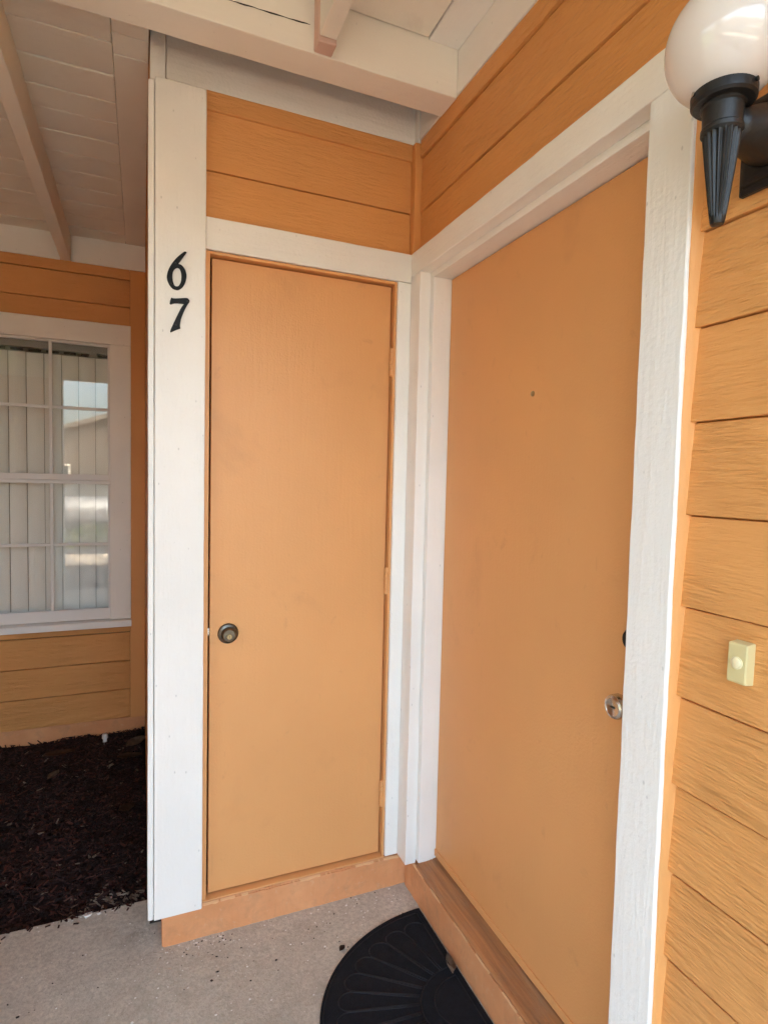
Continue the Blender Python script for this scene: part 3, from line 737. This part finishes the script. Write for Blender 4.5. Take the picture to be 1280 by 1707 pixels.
def numeral(name, loops, label, cx, cz):
    cu = bpy.data.curves.new(name, 'CURVE'); cu.dimensions = '2D'; cu.fill_mode = 'BOTH'; cu.extrude = 0.0022; cu.bevel_depth = 0.0008; cu.bevel_resolution = 1
    for L in loops:
        s = cu.splines.new('POLY'); s.points.add(len(L)-1); s.use_cyclic_u = True
        for p, (x, z) in zip(s.points, L): p.co = (x-cx, z-cz, 0, 1)
    tmp = bpy.data.objects.new(name+'_tmp', cu); COL.objects.link(tmp)
    dg = bpy.context.evaluated_depsgraph_get(); me = bpy.data.meshes.new_from_object(tmp.evaluated_get(dg))
    bpy.data.objects.remove(tmp); bpy.data.curves.remove(cu)
    me.transform(Matrix.Rotation(math.radians(90), 4, 'X'))
    me.materials.clear()
    o = link_mesh(name, me, (cx, -0.0233, cz), 'numeral'); tag(o, label, 'numeral', 'house number on the white column')
    return o
n6 = numeral('numeral_six', [catmull(six, (0, 3, 19)), catmull(hole)], 'black numeral 6 fixed above the 7 on the white column', -0.788, 2.147)
n7 = numeral('numeral_seven', [catmull(seven, (0, 10, 12, 17, 21))], 'black numeral 7 fixed below the 6 on the white column', -0.779, 2.014)
for o, spots in ((n6, ((-0.7925, 2.166), (-0.8045, 2.104))), (n7, ((-0.758, 2.058), (-0.790, 1.983)))):
    for x, z in spots:
        lathe('screw_head', [(0.0, 0.0), (0.0028, 0.0), (0.0022, 0.0012), (0.0, 0.0014)], (x, -0.0262, z), 'black_iron', o, 10, (0, -1, 0))

# ------------------------------------------------------------------ half-round door mat
MX, MY, MA, MB_ = 0.0285, -0.530, 0.467, 0.388
DM = thing('door_mat', 'black half-round door mat with raised petal pattern at the entry door', 'door mat', (-0.2, MY, 0))
def el(th, k, inset=0.0):
    return (MX - inset - (MA*k)*math.sin(th), MY + (MB_*k)*math.cos(th))
def mat_base():
    bm = bmesh.new(); n = 96
    def ring(k, z, ins): return [bm.verts.new((*el(math.pi*i/n, k, ins), z)) for i in range(n+1)]
    a = ring(1.0, 0.0005, 0.0); b = ring(1.0, 0.005, 0.0); c = ring(0.99, 0.0075, 0.003); d = ring(0.958, 0.0075, 0.012); e = ring(0.950, 0.0062, 0.015)
    rs = [a, b, c, d, e]
    for p, q in zip(rs[:-1], rs[1:]):
        m = len(p)
        for i in range(m): bm.faces.new((p[i], p[(i+1) % m], q[(i+1) % m], q[i]))
    bm.faces.new(e); bm.faces.new(a[::-1])
    o = from_bm('mat_base', bm, 'mat_black', DM, center=False); return recenter(o, DM)
mat_base()
def ridges():
    bm = bmesh.new(); z = 0.0066; R = 0.0021
    NP = 15; st = math.pi/NP
    tube_bm(bm, [(*el(math.radians(1)+math.radians(178)*i/90, 0.945, 0.016), 0.0068) for i in range(91)], R*0.9, 6)
    tube_bm(bm, [(MX-0.020, MY+(i/20-0.5)*2*MB_*0.935, 0.0068) for i in range(21)], R*0.9, 6)
    tube_bm(bm, [(*el(math.pi*i/40, 0.325, 0.020), z) for i in range(41)], R, 6)
    tube_bm(bm, [(*el(math.pi*i/40, 0.235, 0.020), z) for i in range(41)], R, 6)
    for k in range(NP):
        t0 = st*k+0.003; t1 = st*(k+1)-0.003; tm = (t0+t1)/2; hw = (t1-t0)/2
        pts = [(*el(tm-hw*0.8, 0.335, 0.020), z)]
        for r in (0.45, 0.6, 0.74): pts.append((*el(tm-hw*(0.8+0.2*(r-0.335)/0.42), r, 0.020), z))
        for i in range(1, 12):
            a = math.pi*i/12
            pts.append((*el(tm-hw*math.cos(a), 0.77+0.085*math.sin(a), 0.020), z))
        for r in (0.74, 0.6, 0.45): pts.append((*el(tm+hw*(0.8+0.2*(r-0.335)/0.42), r, 0.020), z))
        pts.append((*el(tm+hw*0.8, 0.335, 0.020), z))
        tube_bm(bm, pts, R, 6)
    o = from_bm('raised_pattern', bm, 'mat_ridge', DM, True, center=False); return recenter(o, DM)
ridges()

# ------------------------------------------------------------------ mulch bed
def mulch():
    X0, X1, Y0, Y1 = -2.9, CL-0.002, 0.266, YB+0.002
    def hgt(x, y):
        t = (y-Y0)/(Y1-Y0)
        return -0.022 + 0.060*t + 0.022*mnoise.noise(Vector((x*5, y*5, 0.3))) + 0.012*mnoise.noise(Vector((x*14, y*14, 5.3)))
    nx, ny = 90, 60; vs = []; fs = []
    for j in range(ny+1):
        for i in range(nx+1):
            x = X0+(X1-X0)*i/nx; y = Y0+(Y1-Y0)*j/ny; vs.append((x, y, hgt(x, y)-0.008))
    for j in range(ny):
        for i in range(nx):
            a = j*(nx+1)+i; fs.append((a, a+1, a+nx+2, a+nx+1))
    vals = [0.15]*len(fs)
    cube = np.array([(sx, sy, sz) for sx in (-1, 1) for sy in (-1, 1) for sz in (-1, 1)], float)*0.5
    quads = ((0, 1, 3, 2), (4, 6, 7, 5), (0, 4, 5, 1), (2, 3, 7, 6), (0, 2, 6, 4), (1, 5, 7, 3))
    for k in range(18000):
        x = X0+(X1-X0)*(rng.random()**0.62); y = rng.uniform(Y0+0.004, Y1-0.004)
        L = rng.uniform(0.010, 0.038); W = rng.uniform(0.0025, 0.010); T = rng.uniform(0.002, 0.006)
        if rng.random() < 0.05: L *= 1.5; W *= 1.7
        yaw = rng.uniform(0, math.pi); pit = rng.normal(0, 0.35); rol = rng.normal(0, 0.5)
        m = (Matrix.Rotation(yaw, 3, 'Z') @ Matrix.Rotation(pit, 3, 'Y') @ Matrix.Rotation(rol, 3, 'X'))
        m = np.array(m)
        c = cube*np.array((L, W, T)); c[4:, 1:] *= rng.uniform(0.3, 1.0)
        p = c@m.T; z = hgt(x, y)+rng.uniform(-0.006, 0.008)
        if y+abs(p[:, 1]).max() > YB+0.003 or x+abs(p[:, 0]).max() > CL-0.001: continue
        if y-abs(p[:, 1]).max() < Y0-0.0005: y = Y0+abs(p[:, 1]).max()
        b = len(vs)
        vs += [tuple(q) for q in (p+np.array((x, y, z)))]
        fs += [tuple(b+i for i in q) for q in quads]
        pale = rng.random()**1.6*0.93
        r_ = rng.random()
        near = math.exp(-((x+0.97)**2/0.012+(y-0.31)**2/0.0022))
        if r_ < 0.012 or rng.random() < near*0.75: pale = rng.uniform(0.975, 1.0)
        vals += [pale]*6
    for k in range(70):
        x = rng.uniform(-1.5, -0.9); y = Y0-abs(rng.normal(0, 0.022)); L = rng.uniform(0.006, 0.02); W = rng.uniform(0.002, 0.006); T = 0.003
        m = np.array(Matrix.Rotation(rng.uniform(0, 3.14), 3, 'Z')); p = (cube*np.array((L, W, T)))@m.T; b = len(vs)
        vs += [tuple(q) for q in (p+np.array((x, y, 0.0018)))]; fs += [tuple(b+i for i in q) for q in quads]; vals += [rng.random()*0.95]*6
    me = bpy.data.meshes.new('mulch_bed'); me.from_pydata(vs, [], fs); me.update()
    at = me.attributes.new('chip', 'FLOAT', 'FACE'); at.data.foreach_set('value', np.array(vals, np.float32))
    o = link_mesh('mulch_bed', me, (0, 0, 0), 'mulch'); tag(o, 'bed of dark red-brown shredded bark mulch under the window', 'mulch', kind='stuff')
    return hgt
hgt = mulch()
sheet('terrain', -7.0, CL, 0.262, YB+0.1, -0.12, -0.055, 'soil', 'dark soil beneath the mulch bed')

# sprinkler riser
SP = thing('sprinkler_head', 'small white plastic sprinkler riser standing in the mulch by the wall', 'sprinkler', (-1.073, 1.585, 0.0))
lathe('riser', [(0.0, -0.05), (0.0105, -0.05), (0.0105, 0.024), (0.0, 0.024)], (-1.073, 1.585, 0.030), 'white_plastic', SP, 16)
lathe('cap', [(0.0, 0.0), (0.013, 0.0), (0.0155, 0.003), (0.0155, 0.02), (0.013, 0.026), (0.0, 0.028)], (-1.073, 1.585, 0.0535), 'white_plastic', SP, 18)

# dry leaves
def leaf(name, loc, L, W, curl, rot, mat, label, seed):
    bm = bmesh.new(); n = 10; rows = []
    for i in range(n+1):
        t = i/n; wd = W*(math.sin(math.pi*min(1, t*1.03))**0.75)*(1-0.25*t) + 0.0006
        row = []
        for j in range(5):
            s = (j/4-0.5)*2
            z = curl*(s*s)*W + 0.25*curl*L*(t-0.5)**2 + 0.10*W*mnoise.noise(Vector((t*6, s*3, seed)))
            row.append(bm.verts.new((L*(t-0.5), s*wd*(1+0.18*mnoise.noise(Vector((t*11, s, seed+3)))), z)))
        rows.append(row)
    for i in range(n):
        for j in range(4): bm.faces.new((rows[i][j], rows[i+1][j], rows[i+1][j+1], rows[i][j+1]))
    bmesh.ops.solidify(bm, geom=bm.faces[:], thickness=0.0006)
    mn = min(v.co.z for v in bm.verts)
    for v in bm.verts: v.co.z -= mn
    me = bpy.data.meshes.new(name); bm.to_mesh(me); bm.free()
    o = link_mesh(name, me, loc, mat, None, rot, True); tag(o, label, 'leaf', 'dry leaves'); return o
leaf('dry_leaf', (0.004, -0.405, 0.0085), 0.075, 0.017, 0.9, (0.35, 0.1, 1.35), 'leaf_pale', 'curled tan dry leaf lying on the straight edge of the mat', 1.0)
leaf('dry_leaf', (-0.285, -0.213, 0.001), 0.026, 0.009, 0.8, (0.2, 0.1, 0.5), 'leaf_brown', 'tiny brown leaf scrap touching the curved mat edge', 2.0)
leaf('dry_leaf', (-0.912, 1.50, hgt(-0.912, 1.50)+0.012), 0.12, 0.034, 0.5, (0.3, -0.1, 0.5), 'leaf_tan', 'large pale dry leaf in the far mulch corner beside the column', 3.0)
leaf('dry_leaf', (-0.945, 1.36, hgt(-0.945, 1.36)+0.010), 0.12, 0.026, 0.4, (0.2, 0.1, 0.15), 'leaf_brown', 'long brown dry leaf just below the pale corner leaf', 4.0)
leaf('dry_leaf', (-1.285, 1.47, hgt(-1.285, 1.47)+0.012), 0.15, 0.03, 0.35, (0.15, 0.1, 0.35), 'leaf_brown', 'broad brown dry leaf on the mulch near the window wall', 5.0)
leaf('dry_leaf', (-0.95, 0.84, hgt(-0.95, 0.84)+0.012), 0.085, 0.026, 0.5, (0.3, 0.2, 0.7), 'leaf_brown', 'rust brown dry leaf on mulch halfway along the column side', 6.0)
leaf('dry_leaf', (-1.285, 1.25, hgt(-1.285, 1.25)+0.012), 0.07, 0.019, 0.6, (0.2, -0.1, 0.9), 'leaf_tan', 'small tan dry leaf on mulch in front of the broad brown one', 7.0)

# paint flakes and grit along the curb
def litter(name, n, mat, smin, smax, label, pts):
    vs = []; fs = []
    for k in range(n):
        cx, cy, sx, sy = pts[rng.integers(len(pts))]
        x = rng.normal(cx, sx); y = rng.normal(cy, sy)
        if y > -0.002 and x > -0.83: y = -0.003-rng.random()*0.02
        if x > 0.02: continue
        if ((x-MX)/MA)**2+((y-MY)/MB_)**2 < 1.0: continue
        if y > 0.25: continue
        s = rng.uniform(smin, smax)*(1 if rng.random() < 0.9 else 1.7); m = rng.integers(4, 7); a0 = rng.uniform(0, 6.28); b = len(vs); tl = rng.normal(0, 0.12, 2)
        ring = []
        for i in range(m):
            a = a0+2*math.pi*i/m; r = s*rng.uniform(0.5, 1.0); ring.append((x+r*math.cos(a), y+r*math.sin(a)*0.7, 0.0012+abs(tl[0])*r))
        vs += ring + [(q[0], q[1], 0.0002) for q in ring]
        fs.append(tuple(range(b, b+m)))
        for i in range(m): fs.append((b+i, b+m+i, b+m+(i+1) % m, b+(i+1) % m))
    me = bpy.data.meshes.new(name); me.from_pydata(vs, [], fs); me.update()
    o = link_mesh(name, me, (0, 0, 0), mat); tag(o, label, 'debris', kind='stuff')
litter('paint_flakes', 170, 'flake', 0.0012, 0.0042, 'scattered white paint flakes on the concrete along the orange curb', [(-0.72, -0.02, 0.07, 0.016), (-0.5, -0.05, 0.2, 0.05), (-0.45, -0.18, 0.18, 0.10), (-0.12, -0.05, 0.10, 0.05), (-0.9, -0.1, 0.15, 0.15), (-1.05, 0.235, 0.10, 0.01)])
litter('grit', 90, 'debris_dark', 0.0012, 0.0042, 'dark grit and leaf crumbs scattered over the concrete floor', [(-0.68, -0.03, 0.06, 0.02), (-0.5, -0.12, 0.2, 0.1), (-1.15, -0.05, 0.15, 0.12), (-0.3, -0.1, 0.2, 0.08)])
def chip(loc, s, seed):
    bm = bmesh.new(); top = []; bot = []
    for i in range(9):
        a = 2*math.pi*i/9; r = s*(0.75+0.5*mnoise.noise(Vector((math.cos(a)*2, math.sin(a)*2, seed))))
        top.append(bm.verts.new((r*math.cos(a), r*0.8*math.sin(a), 0.004+0.003*math.cos(a+1)))); bot.append(bm.verts.new((r*math.cos(a), r*0.8*math.sin(a), 0.0003)))
    bm.faces.new(top); bm.faces.new(bot[::-1])
    for i in range(9): bm.faces.new((top[i], bot[i], bot[(i+1) % 9], top[(i+1) % 9]))
    bmesh.ops.recalc_face_normals(bm, faces=bm.faces)
    me = bpy.data.meshes.new('paint_chip'); bm.to_mesh(me); bm.free()
    o = link_mesh('paint_chip', me, loc, 'flake'); return o
tag(chip((-1.058, 0.243, 0.0), 0.019, 1.0), 'thumb-sized white paint chip at the slab edge by the mulch', 'paint chip', 'loose paint chips')
tag(chip((-1.022, 0.236, 0.0), 0.008, 4.0), 'crumb of white paint beside the larger chip', 'paint chip', 'loose paint chips')

# ================================================================== ACROSS THE LAWN (some reflected in the window, some unseen and added to block light)
# unseen wall added on the left to shade the recess and entry wall
LW = thing('added_shade_wall', 'unseen orange siding wall added to darken the window recess', 'wall', (-2.3, 0.8, 0), kind='thing')
for k in range(17):
    a = -0.03+EX*k
    prism('siding_board', [(-2.25, a), (-2.27, a), (-2.27, a+EX+0.01), (-2.26, a+EX+0.01)], 1, -1.10, YB-0.01, 'siding_y', LW, 0)
box('wall_core', -2.36, -2.2705, -1.10, YB-0.01, 0, 2.95, 'dark_void', LW, 0)
box('corner_board', -2.37, -2.245, -1.125, -1.101, 0, 2.72, 'white_z', LW, 0.002)
PW_ = thing('porch_screen_wall', 'orange siding screen wall at the front of the porch', 'wall', (-2.8, -2.15, 0), kind='thing')
box('wall_core', -2.9, -1.72, -2.23, -2.16, 0, 2.58, 'house_wall', PW_, 0)
for k in range(15):
    a = 0.0+EX*k
    prism('siding_board', [(-2.142, a), (-2.159, a), (-2.159, a+EX-0.002), (-2.150, a+EX-0.002)], 0, -2.9, -1.81, 'siding_x', PW_, 0)
box('corner_board', -1.81, -1.70, -2.24, -2.135, 0, 2.578, 'white_z', PW_, 0.002)
def far_house(cx, w, y, h, label):
    FH = thing('far_house', label, 'house', (cx, y, -0.1), 'houses beyond the car park')
    e = h*0.55
    prism('wall', [(cx-w/2, -0.1), (cx-w/2, e), (cx, h*0.96), (cx+w/2, e), (cx+w/2, -0.1)], 1, y-7, y, 'far_wall', FH)
    prism('roof', [(cx-w/2-0.7, e-0.25), (cx, h*0.97), (cx+w/2+0.7, e-0.25), (cx+w/2+0.7, e-0.05), (cx, h*1.02), (cx-w/2-0.7, e-0.05)], 1, y-7.5, y+0.6, 'roof_dark', FH)
    for t in (-0.3, 0.18):
        x = cx+w*t
        fw = box('window', x, x+1.2, y+0.005, y+0.05, 0.8, 2.0, 'house_trim', FH, 0); box('pane', x+0.1, x+1.1, y+0.052, y+0.06, 0.9, 1.9, 'car_glass', fw, 0)
far_house(-2.0, 11.0, -27.0, 4.6, 'low tan gabled house straight across the car park')
far_house(-19.5, 19.0, -23.5, 7.6, 'wide tall tan house added unseen at one end of the car park to block low sky')  # this and the following houses are added to block bright low sky
far_house(16.5, 21.0, -23.5, 7.6, 'broad tall tan house added unseen at the entry door wall end to block low sky')
far_house(-42.0, 22.0, -25.0, 8.0, 'distant tan house added unseen past the wide tall one to block low sky')
far_house(41.0, 24.0, -25.0, 8.0, 'distant tan house added unseen past the broad tall one to block low sky')
CAR = thing('parked_car', 'silver saloon car parked beyond the hedge', 'car', (-2.6, -13.2, -0.1))
def car_body():
    prof = [(-2.2, 0.35), (-2.25, 0.55), (-2.15, 0.78), (-1.45, 0.92), (-0.75, 0.98), (1.35, 1.0), (1.95, 0.95), (2.2, 0.8), (2.22, 0.45), (2.1, 0.3), (-2.0, 0.28)]
    bm = bmesh.new(); secs = []
    for yy_, k, dz in ((-0.86, 0.97, 0), (-0.80, 1.0, 0.02), (0, 1.02, 0.03), (0.80, 1.0, 0.02), (0.86, 0.97, 0)):
        secs.append([bm.verts.new((x*k, yy_, z+(dz if z > 0.6 else 0))) for x, z in prof])
    for a, b in zip(secs[:-1], secs[1:]):
        for i in range(len(prof)): bm.faces.new((a[i], b[i], b[(i+1) % len(prof)], a[(i+1) % len(prof)]))
    bm.faces.new(secs[0]); bm.faces.new(secs[-1][::-1])
    for v in bm.verts: v.co += Vector((-2.6, -13.2, -0.1))
    return from_bm('body', bm, 'car_paint', CAR, True)
car_body()
def cabin(name, inset, mat, z1):
    bm = bmesh.new()
    lo = [(-0.95, -0.74), (1.55, -0.74), (1.55, 0.74), (-0.95, 0.74)]; hi = [(-0.30, -0.56), (0.95, -0.56), (0.95, 0.56), (-0.30, 0.56)]
    if inset: lo = [(-0.33, -0.575), (0.98, -0.575), (0.98, 0.575), (-0.33, 0.575)]; hi = [(-0.2, -0.5), (0.85, -0.5), (0.85, 0.5), (-0.2, 0.5)]
    a = [bm.verts.new((x, y, 1.44 if inset else 0.98)) for x, y in lo]; b = [bm.verts.new((x, y, z1)) for x, y in hi]
    bm.faces.new(a); bm.faces.new(b[::-1])
    for i in range(4): bm.faces.new((a[i], a[(i+1) % 4], b[(i+1) % 4], b[i]))
    for v in bm.verts: v.co += Vector((-2.6, -13.2, -0.1))
    return from_bm(name, bm, mat, CAR)
cabin('greenhouse', False, 'car_glass', 1.44); cabin('roof', True, 'car_paint', 1.50)
for x in (-1.4, 1.35):
    for y in (-0.80, 0.80):
        wl = lathe('wheel', [(0.0, -0.1), (0.29, -0.1), (0.32, -0.06), (0.32, 0.06), (0.29, 0.1), (0.0, 0.1)], (-2.6+x, -13.2+y, 0.22), 'tyre', CAR, 24, (0, 1, 0))
        lathe('rim', [(0.0, -0.105), (0.2, -0.105), (0.2, 0.105), (0.0, 0.105)], (-2.6+x, -13.2+y, 0.22), 'nickel', wl, 20, (0, 1, 0))
def hedge():
    n = 6000; vs = []; fs = []
    for k in range(n):
        x = rng.uniform(-10, 8); y = -9.0+rng.normal(0, 0.22); z = -0.1+0.45*rng.random()**0.7+0.08*math.sin(x*3)
        if x < -2.55 and y > -9.0: y = -9.0+0.0-abs(y+9.0)
        if x < -2.5: continue
        a = rng.normal(0, 1, 3); a /= np.linalg.norm(a); b = np.cross(a, rng.normal(0, 1, 3)); b /= np.linalg.norm(b); s = rng.uniform(0.03, 0.07)
        c = np.array((x, y, max(z, -0.05))); i = len(vs)
        vs += [tuple(c-a*s), tuple(c+b*s*0.5), tuple(c+a*s), tuple(c-b*s*0.5)]; fs.append((i, i+1, i+2, i+3))
    me = bpy.data.meshes.new('hedge'); me.from_pydata(vs, [], fs); me.update()
    o = link_mesh('hedge', me, (0, 0, 0), 'hedge'); tag(o, 'low leafy green hedge in front of the parked car', 'hedge', kind='stuff')
hedge()
bpy.context.view_layer.update()
